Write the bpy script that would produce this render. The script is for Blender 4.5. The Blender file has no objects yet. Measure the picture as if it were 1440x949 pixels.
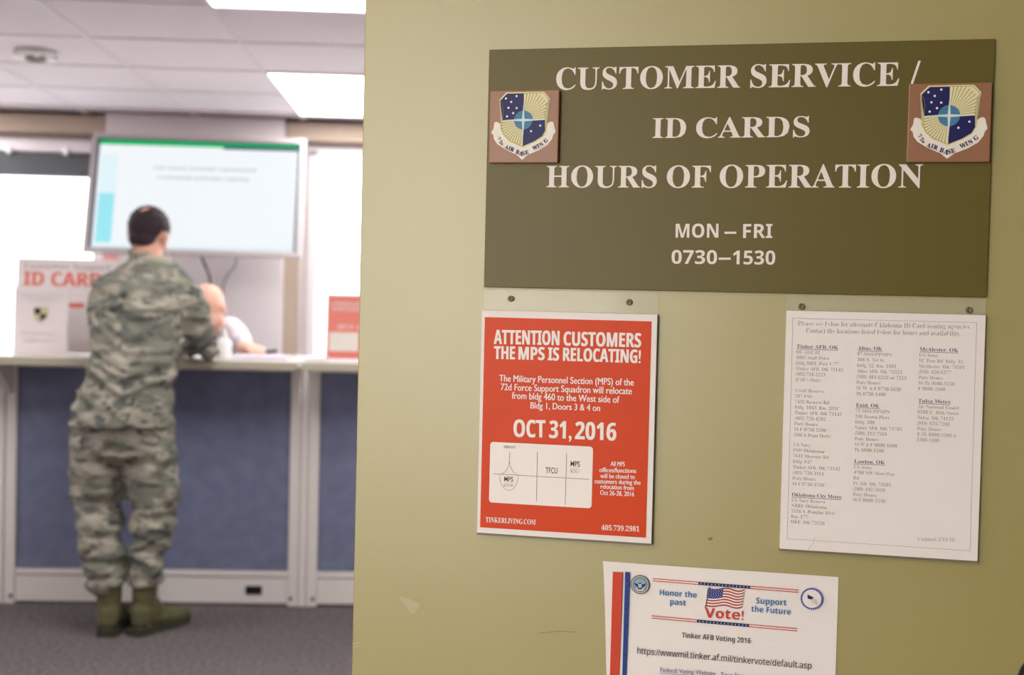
import bpy, bmesh, math, random
from mathutils import Vector, Matrix, noise, Euler
random.seed(7)
SC = bpy.context.scene
COL = SC.collection
PI = math.pi
# ------------------------------------------------------------ camera
CAM = Vector((0, 0, 1.33)); FPX = 1700.0
_yaw = math.radians(2.8); _roll = .0235; _pit = math.atan(45.5 * math.cos(_roll) / FPX)
_F0 = Vector((math.sin(_yaw), math.cos(_yaw), 0)); _R0 = Vector((math.cos(_yaw), -math.sin(_yaw), 0)); _U0 = Vector((0, 0, 1))
CF = _F0 * math.cos(_pit) - _U0 * math.sin(_pit); _U1 = _U0 * math.cos(_pit) + _F0 * math.sin(_pit)
CR = _R0 * math.cos(_roll) + _U1 * math.sin(_roll); CU = -_R0 * math.sin(_roll) + _U1 * math.cos(_roll)
cd = bpy.data.cameras.new('camera'); cam = bpy.data.objects.new('camera', cd); COL.objects.link(cam)
m = Matrix((CR, CU, -CF)).transposed().to_4x4(); m.translation = CAM; cam.matrix_world = m
cd.sensor_width = 36; cd.lens = 36 * FPX / 1440; cd.clip_start = .05
cd.dof.use_dof = True; cd.dof.focus_distance = 1.46; cd.dof.aperture_fstop = 4.7
SC.camera = cam
# ------------------------------------------------------------ world, lights, exposure
w = bpy.data.worlds.new('world'); SC.world = w; w.use_nodes = True
w.node_tree.nodes['Background'].inputs[0].default_value = (.93, .96, 1, 1)
w.node_tree.nodes['Background'].inputs[1].default_value = 5.0
SC.view_settings.view_transform = 'Standard'; SC.view_settings.look = 'None'
SC.view_settings.exposure = 0.0; SC.view_settings.gamma = 1.0; SC.view_settings.use_curve_mapping = False
def area(name, loc, rot, sx, sy, power, col):
    l = bpy.data.lights.new(name, 'AREA'); l.shape = 'RECTANGLE'; l.size = sx; l.size_y = sy; l.energy = power; l.color = col
    o = bpy.data.objects.new(name, l); o.location = loc; o.rotation_euler = rot; COL.objects.link(o); return o
LAMP = 13.0        # radiance of the ceiling light diffusers
# daylight entering through the glazed front of the hall, behind the photographer and to the left
area('hall_daylight', (-2.45, -2.72, 1.45), Euler((math.radians(90), 0, 0)), 1.9, 1.9, 118, (1, .94, .86))
area('hall_lamp_light', (-1.2, -.2, 2.33), Euler((0, 0, 0)), .6, 1.2, 10, (1, .92, .78))

# ------------------------------------------------------------ helpers
def pick(px, py, y):                      # a measured picture point on the plane at distance y -> metres
    r = CF * FPX + CR * (px - 720) - CU * (py - 474.5)
    return CAM + r * ((y - CAM.y) / r.y)
TH = math.radians(14.85)
DD = Vector((math.cos(TH), -math.sin(TH), 0)); NN = Vector((-math.sin(TH), -math.cos(TH), 0))
HINGE = Vector((-.1209, 1.5579, 0))
def D(px, py):                            # point on the door face: u along the door, v height
    r = CF * FPX + CR * (px - 720) - CU * (py - 474.5)
    t = (HINGE - CAM).dot(NN) / r.dot(NN); p = CAM + r * t
    return ((p - HINGE).dot(DD), p.z)

MATS = {}
def mat(name, col, rough=.6, metal=0, emit=0, spec=.2, var=0, scale=8, bump=0, bscale=60, coat=0, alpha=None, stretch=None):
    if name in MATS: return MATS[name]
    m = bpy.data.materials.new(name); m.use_nodes = True; nt = m.node_tree; b = nt.nodes['Principled BSDF']
    c = (*col, 1)
    b.inputs['Base Color'].default_value = c; b.inputs['Roughness'].default_value = rough
    b.inputs['Metallic'].default_value = metal; b.inputs['Specular IOR Level'].default_value = spec
    b.inputs['Coat Weight'].default_value = coat
    if emit:
        b.inputs['Emission Color'].default_value = c; b.inputs['Emission Strength'].default_value = emit
    tc = nt.nodes.new('ShaderNodeTexCoord'); src = tc.outputs['Object']
    if stretch:
        mp = nt.nodes.new('ShaderNodeMapping'); mp.inputs['Scale'].default_value = stretch
        nt.links.new(src, mp.inputs[0]); src = mp.outputs[0]
    if var:
        n = nt.nodes.new('ShaderNodeTexNoise'); n.inputs['Scale'].default_value = scale; n.inputs['Detail'].default_value = 4
        nt.links.new(src, n.inputs['Vector'])
        r = nt.nodes.new('ShaderNodeValToRGB')
        r.color_ramp.elements[0].position = .3; r.color_ramp.elements[1].position = .7
        r.color_ramp.elements[0].color = (*[x * (1 - var) for x in col], 1); r.color_ramp.elements[1].color = (*[min(1, x * (1 + var)) for x in col], 1)
        nt.links.new(n.outputs['Fac'], r.inputs[0]); nt.links.new(r.outputs[0], b.inputs['Base Color'])
    if bump:
        n2 = nt.nodes.new('ShaderNodeTexNoise'); n2.inputs['Scale'].default_value = bscale; n2.inputs['Detail'].default_value = 3
        nt.links.new(src, n2.inputs['Vector'])
        bp = nt.nodes.new('ShaderNodeBump'); bp.inputs['Strength'].default_value = bump; bp.inputs['Distance'].default_value = .01
        nt.links.new(n2.outputs['Fac'], bp.inputs['Height']); nt.links.new(bp.outputs[0], b.inputs['Normal'])
    MATS[name] = m; return m
def glow(name, col, e):                    # a lit patch of the display behind dark glass
    m = mat(name, col, .25, emit=e); b = m.node_tree.nodes['Principled BSDF']; b.inputs['Base Color'].default_value = (.01, .01, .012, 1); return m
def sheer(name, col, clear, rough=.05):   # clear or milky sheet: part transparent, part surface
    m = bpy.data.materials.new(name); m.use_nodes = True; nt = m.node_tree; b = nt.nodes['Principled BSDF']
    b.inputs['Base Color'].default_value = (*col, 1); b.inputs['Roughness'].default_value = rough
    t = nt.nodes.new('ShaderNodeBsdfTransparent'); x = nt.nodes.new('ShaderNodeMixShader'); x.inputs[0].default_value = 1 - clear
    nt.links.new(t.outputs[0], x.inputs[1]); nt.links.new(b.outputs[0], x.inputs[2])
    nt.links.new(x.outputs[0], nt.nodes['Material Output'].inputs[0]); MATS[name] = m; return m

def obj(name, bm, ma, parent=None, smooth=False, loc=None, rz=None):
    me = bpy.data.meshes.new(name)
    if isinstance(bm, bmesh.types.BMesh):
        bm.to_mesh(me); bm.free()
    else: me = bm
    me.materials.clear(); me.materials.append(ma)
    if smooth:
        for p in me.polygons: p.use_smooth = True
    o = bpy.data.objects.new(name, me); COL.objects.link(o)
    if parent: o.parent = parent
    if loc is not None: o.location = loc
    if rz is not None: o.rotation_euler = (0, 0, rz)
    return o
def fine(o):
    o['kind'] = 'stuff'; return o
def tag(o, label, cat, group=None):
    o['label'] = label; o['category'] = cat
    if group: o['group'] = group
    return o
def thing(name, label, cat, loc=(0, 0, 0), rz=0, group=None):
    o = bpy.data.objects.new(name, None); o.empty_display_size = .05; COL.objects.link(o); o.location = loc; o.rotation_euler = (0, 0, rz)
    return tag(o, label, cat, group)
def struct(name, bm, ma, parent=None, **k):
    o = obj(name, bm, ma, parent, **k)
    if not parent: o['kind'] = 'structure'
    return o
def NB(): return bmesh.new()
def box(bm, x0, x1, y0, y1, z0, z1, bev=0):
    r = bmesh.ops.create_cube(bm, size=1)
    for v in r['verts']:
        v.co = Vector(((x0 + x1) / 2 + v.co.x * (x1 - x0), (y0 + y1) / 2 + v.co.y * (y1 - y0), (z0 + z1) / 2 + v.co.z * (z1 - z0)))
    if bev:
        es = list({e for v in r['verts'] for e in v.link_edges})
        bmesh.ops.bevel(bm, geom=es, offset=bev, segments=2, affect='EDGES', profile=.6)
    return bm
def B(*a, **k): return box(NB(), *a, **k)
def ell(bm, c, r, rot=None, seg=20):
    M = Matrix.Translation(c)
    if rot: M = M @ rot.to_matrix().to_4x4()
    M = M @ Matrix.Diagonal((*r, 1))
    bmesh.ops.create_uvsphere(bm, u_segments=seg, v_segments=seg // 2 + 2, radius=1, matrix=M); return bm
def tube(bm, pts, rad, seg=14, balls=True):
    if not hasattr(rad, '__len__'): rad = [rad] * len(pts)
    pts = [Vector(p) for p in pts]
    for i in range(len(pts) - 1):
        a, b = pts[i], pts[i + 1]; d = b - a
        if d.length < 1e-6: continue
        q = Vector((0, 0, 1)).rotation_difference(d.normalized())
        M = Matrix.Translation((a + b) / 2) @ q.to_matrix().to_4x4()
        bmesh.ops.create_cone(bm, cap_ends=True, segments=seg, radius1=rad[i], radius2=rad[i + 1], depth=d.length, matrix=M)
    if balls:
        for p, r in zip(pts, rad):
            bmesh.ops.create_uvsphere(bm, u_segments=seg, v_segments=8, radius=r, matrix=Matrix.Translation(p))
    return bm
def sweep(bm, pts, r, seg=8):             # one continuous tube along a path
    pts = [Vector(p) for p in pts]; rings = []
    for i, p in enumerate(pts):
        t = (pts[min(i + 1, len(pts) - 1)] - pts[max(i - 1, 0)]).normalized()
        q = Vector((0, 0, 1)).rotation_difference(t)
        rings.append([bm.verts.new(p + q @ Vector((r * math.cos(2 * PI * k / seg), r * math.sin(2 * PI * k / seg), 0))) for k in range(seg)])
    for a, b in zip(rings, rings[1:]):
        for k in range(seg): bm.faces.new((a[k], a[(k + 1) % seg], b[(k + 1) % seg], b[k]))
    bm.faces.new(rings[0][::-1]); bm.faces.new(rings[-1]); return bm
def loft(bm, rings, seg=28, e=2.3):       # rings: (cx,cy,cz,rx,ry[,tilt about x])
    R = []
    for r in rings:
        cx, cy, cz, rx, ry = r[:5]; tl = r[5] if len(r) > 5 else 0
        row = []
        for k in range(seg):
            a = 2 * PI * k / seg; c, s = math.cos(a), math.sin(a)
            x = rx * math.copysign(abs(c) ** (2 / e), c); y = ry * math.copysign(abs(s) ** (2 / e), s)
            row.append(bm.verts.new((cx + x, cy + y * math.cos(tl), cz + y * math.sin(tl))))
        R.append(row)
    for a, b in zip(R, R[1:]):
        for k in range(seg): bm.faces.new((a[k], a[(k + 1) % seg], b[(k + 1) % seg], b[k]))
    bm.faces.new(R[0][::-1]); bm.faces.new(R[-1]); return bm
def lathe(bm, prof, seg=24, M=Matrix()):  # prof: (r,z)
    R = [[bm.verts.new(M @ Vector((r * math.cos(2 * PI * k / seg), r * math.sin(2 * PI * k / seg), z))) for k in range(seg)] for r, z in prof]
    for a, b in zip(R, R[1:]):
        for k in range(seg): bm.faces.new((a[k], a[(k + 1) % seg], b[(k + 1) % seg], b[k]))
    bm.faces.new(R[0][::-1]); bm.faces.new(R[-1]); return bm
def fuse(bm, voxel, smooth=4, fac=.5):    # grow one continuous skin over overlapping solids
    me = bpy.data.meshes.new('tmp'); bm.to_mesh(me); bm.free()
    o = bpy.data.objects.new('tmp', me); COL.objects.link(o)
    r = o.modifiers.new('r', 'REMESH'); r.mode = 'VOXEL'; r.voxel_size = voxel
    if smooth:
        s = o.modifiers.new('s', 'SMOOTH'); s.iterations = smooth; s.factor = fac
    bpy.context.view_layer.update()
    dg = bpy.context.evaluated_depsgraph_get()
    out = bpy.data.meshes.new_from_object(o.evaluated_get(dg))
    bpy.data.objects.remove(o); bpy.data.meshes.remove(me); return out
def folds(me, fn):
    ns = [v.normal.copy() for v in me.vertices]
    for v, n in zip(me.vertices, ns): v.co += n * fn(v.co, n)
    me.update()

# flat print in a local XZ sheet, -Y is the side it faces
def poly(bm, pts, y=0):
    vs = [bm.verts.new((p[0], y, p[1])) for p in pts]
    f = bm.faces.new(vs)
    if len(vs) > 4: bmesh.ops.triangulate(bm, faces=[f])
    return bm
def strip(bm, pts, wd, y=0):
    for a, b in zip(pts, pts[1:]):
        a, b = Vector(a), Vector(b); n = (b - a).normalized(); n = Vector((-n.y, n.x)) * wd / 2
        e = (b - a).normalized() * wd * .3
        poly(bm, [a + n - e, b + n + e, b - n + e, a - n - e], y)
    return bm
def disc(bm, c, r, y=0, n=20, ry=None):
    return poly(bm, [(c[0] + r * math.cos(2 * PI * k / n), c[1] + (ry or r) * math.sin(2 * PI * k / n)) for k in range(n)], y)
def tr(s, U, L, N):
    return ''.join(chr(U + ord(c) - 65) if 'A' <= c <= 'Z' else chr(L + ord(c) - 97) if 'a' <= c <= 'z' else chr(N + ord(c) - 48) if c.isdigit() else c for c in s)
FONT = {'serif': lambda s: tr(s, 0x1D400, 0x1D41A, 0x1D7CE), 'bold': lambda s: tr(s, 0x1D5D4, 0x1D5EE, 0x1D7EC),
        'sans': lambda s: tr(s, 0x1D5A0, 0x1D5BA, 0x1D7E2), 'plain': lambda s: s}
_cap = {}
_tc = bpy.data.curves.new('tmp_text', 'FONT'); _to = bpy.data.objects.new('tmp_text', _tc); COL.objects.link(_to)
def glyphs(s, font, off=0, res=3):
    _tc.body = FONT[font](s); _tc.offset = off; _tc.resolution_u = res; _tc.size = 1
    ev = _to; me = ev.to_mesh()
    vs = [(v.co.x, v.co.y) for v in me.vertices]; fs = [tuple(p.vertices) for p in me.polygons]
    ev.to_mesh_clear(); return vs, fs
def text(bm, s, a, b, cap, font='serif', off=0, y=0, res=3, align=None, emb=0):
    """write s between a=(u,v) and b on a baseline, capitals cap tall; align keeps natural width instead"""
    key = (font, off)
    if key not in _cap:
        vs, _ = glyphs('H', font, off); _cap[key] = max(v[1] for v in vs) - min(v[1] for v in vs)
    vs, fs = glyphs(s, font, off, res)
    x0 = min(v[0] for v in vs); x1 = max(v[0] for v in vs)
    sy = cap / _cap[key]
    a = Vector(a); b = Vector(b); d = (b - a); L = d.length; d.normalize(); n = Vector((-d.y, d.x))
    sx = sy * align if align else L / (x1 - x0)
    for e_ in ((-emb, 0, emb) if emb else (0,)):     # emb > 0: heavier strokes from overlaid strikes
        nv = []
        for x, yy in vs:
            p = a + d * ((x - x0) * sx + e_) + n * (yy * sy); nv.append(bm.verts.new((p.x, y - abs(e_) * .1 - max(0, e_) * .1, p.y)))
        for f in fs:
            try: bm.faces.new([nv[i] for i in f])
            except ValueError: pass
    return bm

# ------------------------------------------------------------ materials
olive = mat('olive_paint', (.285, .245, .072), .42, spec=.9, var=.03, scale=3, bump=.02, bscale=90)
wallm = mat('off_white_paint', (.84, .77, .77), .8, bump=.05, bscale=120)
hallm = mat('hall_cream_paint', (.55, .5, .38), .8)
putty = mat('putty_metal', (.80, .76, .72), .5)
beige = mat('beige_board', (.50, .40, .32), .7)
carpet = mat('grey_carpet', (.19, .168, .165), .95, spec=.1, var=.45, scale=55, bump=.8, bscale=260)
fabric = mat('blue_panel_fabric', (.20, .222, .335), .95, spec=.1, var=.12, scale=14, bump=.3, bscale=400)
tilem = mat('ceiling_tile_white', (.86, .80, .83), .9, var=.05, scale=90, bump=.3, bscale=200)
gridm = mat('white_ceiling_rail', (.80, .74, .765), .6)
lightm = mat('lamp_diffuser', (1, .97, .95), .5, emit=LAMP)
whitep = mat('white_plastic', (.8, .78, .78), .4)
black = mat('black_plastic', (.02, .02, .022), .4)
glass = sheer('window_glass', (.9, .95, 1), .94)
acryl = sheer('clear_acrylic', (.9, .92, .88), .93, .08)
steel = mat('steel', (.5, .5, .5), .3, metal=1)
dark = mat('dark_metal', (.03, .03, .028), .35, metal=.6)

# ------------------------------------------------------------ the setting
XL, XR, YB, YN, ZC = -4.3, 3.2, 7.12, -2.8, 2.36
struct('floor', B(XL, XR, YN, YB + .2, -.1, 0), carpet)
# ceiling: slab, rails, tiles
ce = struct('ceiling', B(XL, XR, YN, YB + .2, ZC + .012, ZC + .12), gridm)
G = .61; GX, GY = -.88, 4.34 - 4 * G
bm = NB(); box(bm, -G / 2 + .010, G / 2 - .010, -G / 2 + .010, G / 2 - .010, 0, .01, bev=.002)
tile0 = obj('ceiling_tile', bm, tilem, ce)
lights = {(0, 2), (0, 6), (-4, 2), (-4, 6), (4, 2), (4, 6)}   # column, first row (each lamp is two rows deep)
lit = {(i, j + k) for i, j in lights for k in (0, 1)}
first = True
for i in range(-5, 7):
    for j in range(0, 9):
        x = GX + (i + .5) * G; y = GY + (j + .5) * G
        if (i, j) in lit or x > XR - .3: continue
        if y + G / 2 > YB: continue
        t = tile0 if first else tile0.copy()
        if not first: COL.objects.link(t); t.parent = ce
        first = False
        t.location = (x, y, ZC + .003)
for k in range(-5, 8):
    x = GX + k * G
    if x < XR: obj('ceiling_rail', B(x - .012, x + .012, 1.74, YB, ZC - .0015, ZC + .0115), gridm, ce)
for k in range(0, 9):
    y = GY + k * G
    if 1.76 < y < YB: obj('ceiling_rail', B(XL, XR, y - .012, y + .012, ZC - .002, ZC + .0115), gridm, ce)
# back wall with two window openings and a pier
W1 = (-3.75, -2.06, .92, 2.17); W2 = (-.824, .9, .92, 2.19)
bm = NB()
for x0, x1, z0, z1 in ((XL, W1[0], 0, 2.5), (W1[1], W2[0], 0, 2.5), (W2[1], XR, 0, 2.5), (W1[0], W1[1], 0, W1[2]), (W1[0], W1[1], W1[3], 2.5), (W2[0], W2[1], 0, W2[2]), (W2[0], W2[1], W2[3], 2.5)):
    box(bm, x0, x1, YB, YB + .2, z0, z1)
struct('wall_back', bm, wallm)
struct('wall_pier', B(-1.99, -.985, 6.98, YB, 0, ZC), wallm)
struct('wall_left', B(XL - .15, XL, YN, YB + .2, 0, 2.5), wallm)
struct('wall_right', B(XR, XR + .15, YN, YB + .2, 0, 2.5), wallm)
nearm = mat('dark_brown_wall', (.10, .07, .045), .7)
bm = NB()
for q in ((XL, -3.45, 0, 2.5), (-1.45, XR, 0, 2.5), (-3.45, -1.45, 0, .45), (-3.45, -1.45, 2.3, 2.5)): box(bm, q[0], q[1], YN - .15, YN, q[2], q[3])
struct('wall_near', bm, nearm)
OX0, OX1 = -1.06, -.103
bm = NB(); box(bm, XL, OX0, 1.62, 1.74, 0, 2.5); box(bm, OX1, XR, 1.62, 1.74, 0, 2.5); box(bm, OX0, OX1, 1.62, 1.74, 2.06, 2.5)
struct('wall_partition', bm, wallm)
bm = NB(); box(bm, OX0 - .05, OX0 + .012, 1.605, 1.755, 0, 2.1); box(bm, OX1 - .002, OX1 + .05, 1.611, 1.755, 0, 2.1); box(bm, OX0 - .05, OX1 + .05, 1.605, 1.755, 2.06, 2.11)
struct('trim_1', bm, mat('frame_olive', (.22, .19, .09), .45))
struct('trim_2', B(XL, -1.995, 6.99, YB, 2.245, 2.345, bev=.004), beige)          # board over the left window
struct('trim_3', B(-.98, XR, 7.0, YB, 2.245, 2.345, bev=.004), beige)
struct('trim_4', B(-.984, -.905, 7.04, YB, 0, 2.245, bev=.004), beige)
struct('trim_5', B(XL, -1.995, 7.02, YB, 2.172, 2.205, bev=.003), gridm)
def window(n, W):
    x0, x1, z0, z1 = W; t = .055
    bm = NB(); box(bm, x0 - .03, x0 + .02, YB - .045, YB + .08, z0, z1); box(bm, x1 - .02, x1 + .03, YB - .045, YB + .08, z0, z1)
    box(bm, x0 - .03, x1 + .03, YB - .045, YB + .08, z0 - .03, z0 + .03); box(bm, x0 - .03, x1 + .03, YB - .045, YB + .08, z1 - .015, z1 + .02)
    f = struct('window_%d' % n, bm, gridm)
    obj('sill', B(x0 - .05, x1 + .05, YB - .12, YB + .02, z0 - .06, z0 - .032, bev=.004), whitep, f)
    obj('pane', B(x0 + .02, x1 - .02, YB + .03, YB + .036, z0 + .03, z1 - .015), glass, f)
window(1, W1); window(2, W2)
bm = NB()
for q in ((-3.45, -3.4, .45, 2.3), (-1.5, -1.45, .45, 2.3), (-2.475, -2.425, .5, 2.25), (-3.4, -1.5, .45, .5), (-3.4, -1.5, 2.25, 2.3)): box(bm, q[0], q[1], YN - .1, YN - .02, q[2], q[3])
w3 = struct('window_3', bm, gridm); obj('pane', B(-3.4, -1.5, YN - .066, YN - .06, .5, 2.25), glass, w3)
struct('baseboard_back', B(XL, XR, YB - .015, YB, 0, .1), putty)
struct('baseboard_partition', B(OX1 + .06, XR, 1.605, 1.62, 0, .1), putty)

# ceiling lights
def ceiling_light(i, j, label):
    x = GX + i * G; y = GY + j * G
    t = thing('ceiling_light', label, 'ceiling light', (x + G / 2, y + G, ZC))
    bm = NB(); s = .014
    for q in ((-G / 2, -G / 2 + s, -G, G), (G / 2 - s, G / 2, -G, G), (-G / 2 + s, G / 2 - s, -G, -G + s), (-G / 2 + s, G / 2 - s, G - s, G)):
        box(bm, *q, -.007, .011)
    obj('frame', bm, gridm, t)
    obj('diffuser', B(-G / 2 + s, G / 2 - s, -G + s, G - s, -.002, .006), lightm, t)
for i, j in sorted(lights):
    if (i, j) == (0, 2): l = 'bright rectangular ceiling light cut by the top edge of the picture'
    elif (i, j) == (0, 6): l = 'bright rectangular ceiling light nearest the windows, above right of the television'
    else: l = 'bright recessed ceiling light in column %s' % {(-4, 2): 'far left, row nearer the doorway', (-4, 6): 'far left, row nearer the windows', (4, 2): 'far right behind the door, row nearer the doorway', (4, 6): 'far right behind the door, row nearer the windows'}[(i, j)]
    ceiling_light(i, j, l)
# hall ceiling lights (the hall behind and around the photographer)
for x, y, l in ((-1.9, -1.3, 'recessed hall ceiling light left of the photographer'), (-3.4, -.4, 'recessed hall ceiling light by the left hall wall')):
    t = thing('ceiling_light', l, 'ceiling light', (x, y, ZC + .012))
    bm = NB()
    for q in ((-.3, -.28, -.6, .6), (.28, .3, -.6, .6), (-.28, .28, -.6, -.58), (-.28, .28, .58, .6)): box(bm, *q, -.02, 0)
    obj('frame', bm, gridm, t); obj('diffuser', B(-.28, .28, -.58, .58, -.014, -.004), lightm, t)
# occupancy sensor / detector with four vents
t = thing('ceiling_detector', 'round white ceiling detector with four bright lobes above the left window', 'detector', (-1.80, 5.27, ZC))
obj('base', lathe(NB(), [(.02, -.0005), (.085, -.001), (.088, -.012), (.06, -.022), (.01, -.024)]), whitep, t, True)
obj('dome', lathe(NB(), [(.045, -.02), (.04, -.04), (.02, -.05), (.004, -.051)]), mat('grey_plastic', (.35, .32, .3), .4), t, True)
for k in range(4):
    a = k * PI / 2 + .4
    obj('lobe', ell(NB(), (.072 * math.cos(a), .072 * math.sin(a), -.018), (.026, .026, .014), seg=12), mat('glossy_white', (.9, .88, .87), .15, coat=.5), t, True)

# ------------------------------------------------------------ blind on the left window
t = thing('window_blind', 'grey slatted blind drawn up above the left window', 'blind', (0, 0, 0))
obj('head_rail', B(-3.75, -2.0, 6.975, 7.02, 2.135, 2.172, bev=.004), gridm, t)
slm = mat('grey_slat', (.20, .21, .22), .4)
for k in range(12):
    z = 2.128 - k * .0105
    bm = B(-3.72, -2.02, 6.975, 7.02, z - .0012, z + .0012)
    for v in bm.verts: v.co.z += (v.co.y - 6.9975) * .55
    obj('slat', bm, slm, t)
obj('bottom_rail', B(-3.72, -2.02, 6.98, 7.015, 1.995, 2.01, bev=.003), slm, t)
for x in (-3.4, -2.54 + .02, -2.205):
    obj('bracket_or_light_spot', ell(NB(), (x, 6.965, 2.137), (.021, .014, .023), seg=12), mat('glossy_white', (1, 1, 1)), t, True)  # added white knobs stand in for spots of light, brightness put into the colour

# ------------------------------------------------------------ television
TVW, TVH, TILT = 1.135, .665, math.radians(14)
tvc = (pick(128, 188, 6.6) + pick(430, 193, 6.6)) / 2
tv = thing('television', 'large silver-framed television tilted down from the pier, bright screen', 'television', (tvc.x + .006, 6.6, tvc.z), 0)
tv.rotation_euler = (-TILT, 0, 0)
silver = mat('silver_plastic', (.42, .38, .385), .35, metal=.2)
bm = NB(); b = .028
for q in ((-TVW / 2, TVW / 2, -b, 0), (-TVW / 2, TVW / 2, -TVH, -TVH + b), (-TVW / 2, -TVW / 2 + b, -TVH + b, -b), (TVW / 2 - b, TVW / 2, -TVH + b, -b)):
    box(bm, q[0], q[1], 0, .03, q[2], q[3])
obj('bezel', bm, silver, tv)
obj('back_case', B(-TVW / 2 + .01, TVW / 2 - .01, .03, .075, -TVH + .01, -.01, bev=.01), black, tv)
inb = NB(); s = .012
X0, X1, Z0, Z1 = -TVW / 2 + b, TVW / 2 - b, -TVH + b, -b
for q in ((X0, X1, Z1 - s / 2, Z1), (X0, X0 + s, Z0, Z1), (X1 - s, X1, Z0, Z1)): box(inb, q[0], q[1], .008, .03, q[2], q[3])
obj('inner_edge', inb, mat('blue_black', (.015, .05, .09), .3), tv)
scr = obj('screen', poly(NB(), [(X0, Z0), (X1, Z0), (X1, Z1), (X0, Z1)], .014), glow('lit_screen', (.90, .94, .97), .98), tv)
sw, sh = X1 - X0 - 2 * s, Z1 - Z0 - s
def S(a, b): return (X0 + s + a * sw, Z1 - s / 2 - b * sh)
def rect(bm, a0, a1, b0, b1, y): return poly(bm, [S(a0, b1), S(a1, b1), S(a1, b0), S(a0, b0)], y)
obj('title_bar', rect(rect(NB(), 0, .62, 0, .045, .0125), .62, 1, 0, .03, .0125), glow('screen_green', (.0, .46, .13), 1), scr)
obj('menu_bar', rect(NB(), .62, 1, .03, .06, .0125), glow('screen_navy', (.01, .03, .1), 1), scr)
obj('side_panel', rect(NB(), .015, .095, .5, .96, .0125), glow('screen_cyan', (.33, .80, .88), 1), scr)
obj('side_panel', rect(rect(NB(), .015, .095, .14, .49, .0125), .0, 1, .975, 1, .0125), glow('screen_pale_blue', (.74, .90, .95), 1), scr)
bm = NB()
text(bm, '72D FORCE SUPPORT SQUADRON', S(.275, .265), S(.79, .265), .014, 'bold', y=.0125)
text(bm, 'CUSTOMER SUPPORT CENTER', S(.30, .355), S(.76, .355), .014, 'bold', y=.0125)
fine(obj('screen_text', bm, glow('screen_grey', (.36, .36, .46), 1), scr))
bm = NB(); box(bm, -.15, .15, .075, .1, -.45, -.15); sweep(bm, [(0, .09, -.3), (0, .34, -.22)], .03)
obj('wall_arm', bm, dark, tv)
for pts, l in (([(284, 362), (289, 374), (294, 386), (297, 402), (298, 440)], 'darker power cord hanging below the middle of the television'),
               ([(337, 362), (331, 374), (322, 384), (315, 396), (310, 440)], 'thinner cord slanting down left under the television')):
    P = [pick(*p, 6.95) for p in pts]; P[0] = P[0] + Vector((0, -.06, .03))
    tag(obj('cord', sweep(NB(), P, .007 if 'darker' in l else .004), black if 'darker' in l else mat('grey_cord', (.2, .19, .2), .5), None, True), l, 'cord')
p = pick(145, 355, 6.976); q = pick(165, 371, 6.976)
tag(obj('pink_note', B(p.x, q.x, 6.972, 6.979, q.z - .02, p.z), mat('pink_paper', (.85, .38, .38), .8)), 'pink square note on the pier under the television corner', 'note')

# ------------------------------------------------------------ service counter
FY = 5.25
screwm = mat('dark_screw', (.02, .02, .02), .4)
def bay(x0, x1, label, outlet=False):
    t = thing('counter_panel', label, 'counter panel', (x0, FY, 0), 0, None); L = x1 - x0
    bm = NB(); box(bm, .0, .045, 0, .06, 0, 1.038, bev=.004); box(bm, L - .045, L, 0, .06, 0, 1.038, bev=.004)
    box(bm, .045, L - .045, .005, .06, 1.02, 1.038)
    obj('post', bm, putty, t)
    obj('fabric_panel', B(.047, L - .047, .014, .05, .155, 1.019, bev=.004), fabric, t)
    k = NB(); box(k, .046, L - .046, .006, .05, .012, .125, bev=.003); box(k, .046, L - .046, .001, .05, .128, .152, bev=.003)
    obj('kick_plate', k, putty, t)
    for x in (.03, L - .03):
        obj('screw', lathe(NB(), [(.002, 0), (.008, 0), (.008, .004), (.004, .005)], 10, Matrix.Translation((x, -.0005, .035)) @ Matrix.Rotation(PI / 2, 4, 'X')), screwm, t)
    if outlet:
        o = obj('outlet', B(L - .225, L - .155, .0, .01, .052, .088, bev=.003), black, t)
        obj('socket', B(L - .213, L - .195, -.002, .003, .06, .08), dark, o); obj('socket', B(L - .185, L - .167, -.002, .003, .06, .08), dark, o)
    return t
bay(-3.14, -1.905, 'blue fabric counter panel running out of the picture on the left')
bay(-1.90, -.648, 'blue fabric counter panel directly behind the uniformed person', True)
bay(-.612, .64, 'blue fabric counter panel at right, partly behind the olive door')
tag(obj('corner_post', B(-.646, -.614, FY - .002, FY + .06, 0, 1.038, bev=.005), putty), 'putty corner post between the two blue counter panels', 'post')
lam = mat('cream_laminate', (.72, .67, .62), .35, coat=.2)
edge = mat('putty_edge', (.47, .44, .34), .5)
CT = 1.076
for x0, x1, l in ((-3.14, -.64, 'long cream countertop the uniformed person leans on'), (-.618, .64, 'short cream countertop with a red flyer on it, right of the seam')):
    t = thing('countertop', l, 'countertop', (0, 0, 0))
    obj('top', B(x0 + .004, x1 - .004, 5.012, 5.60, CT - .03, CT, bev=.004), lam, t)
    obj('edge_strip', B(x0, x1, 4.998, 5.0118, CT - .037, CT - .002, bev=.005), edge, t)
    for x in ((-1.882,) if x0 < -3 else (.6,)):
        bm = NB(); vs = [bm.verts.new(v) for v in ((x - .012, FY - .002, 1.04), (x + .012, FY - .002, 1.04), (x + .012, 5.03, 1.04), (x - .012, 5.03, 1.04), (x - .012, FY - .002, .9), (x + .012, FY - .002, .9))]
        for f in ((0, 1, 2, 3), (0, 4, 5, 1), (3, 2, 5, 4), (0, 3, 4), (1, 5, 2)): bm.faces.new([vs[i] for i in f])
        obj('bracket_or_light_spot', bm, putty, t)
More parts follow.
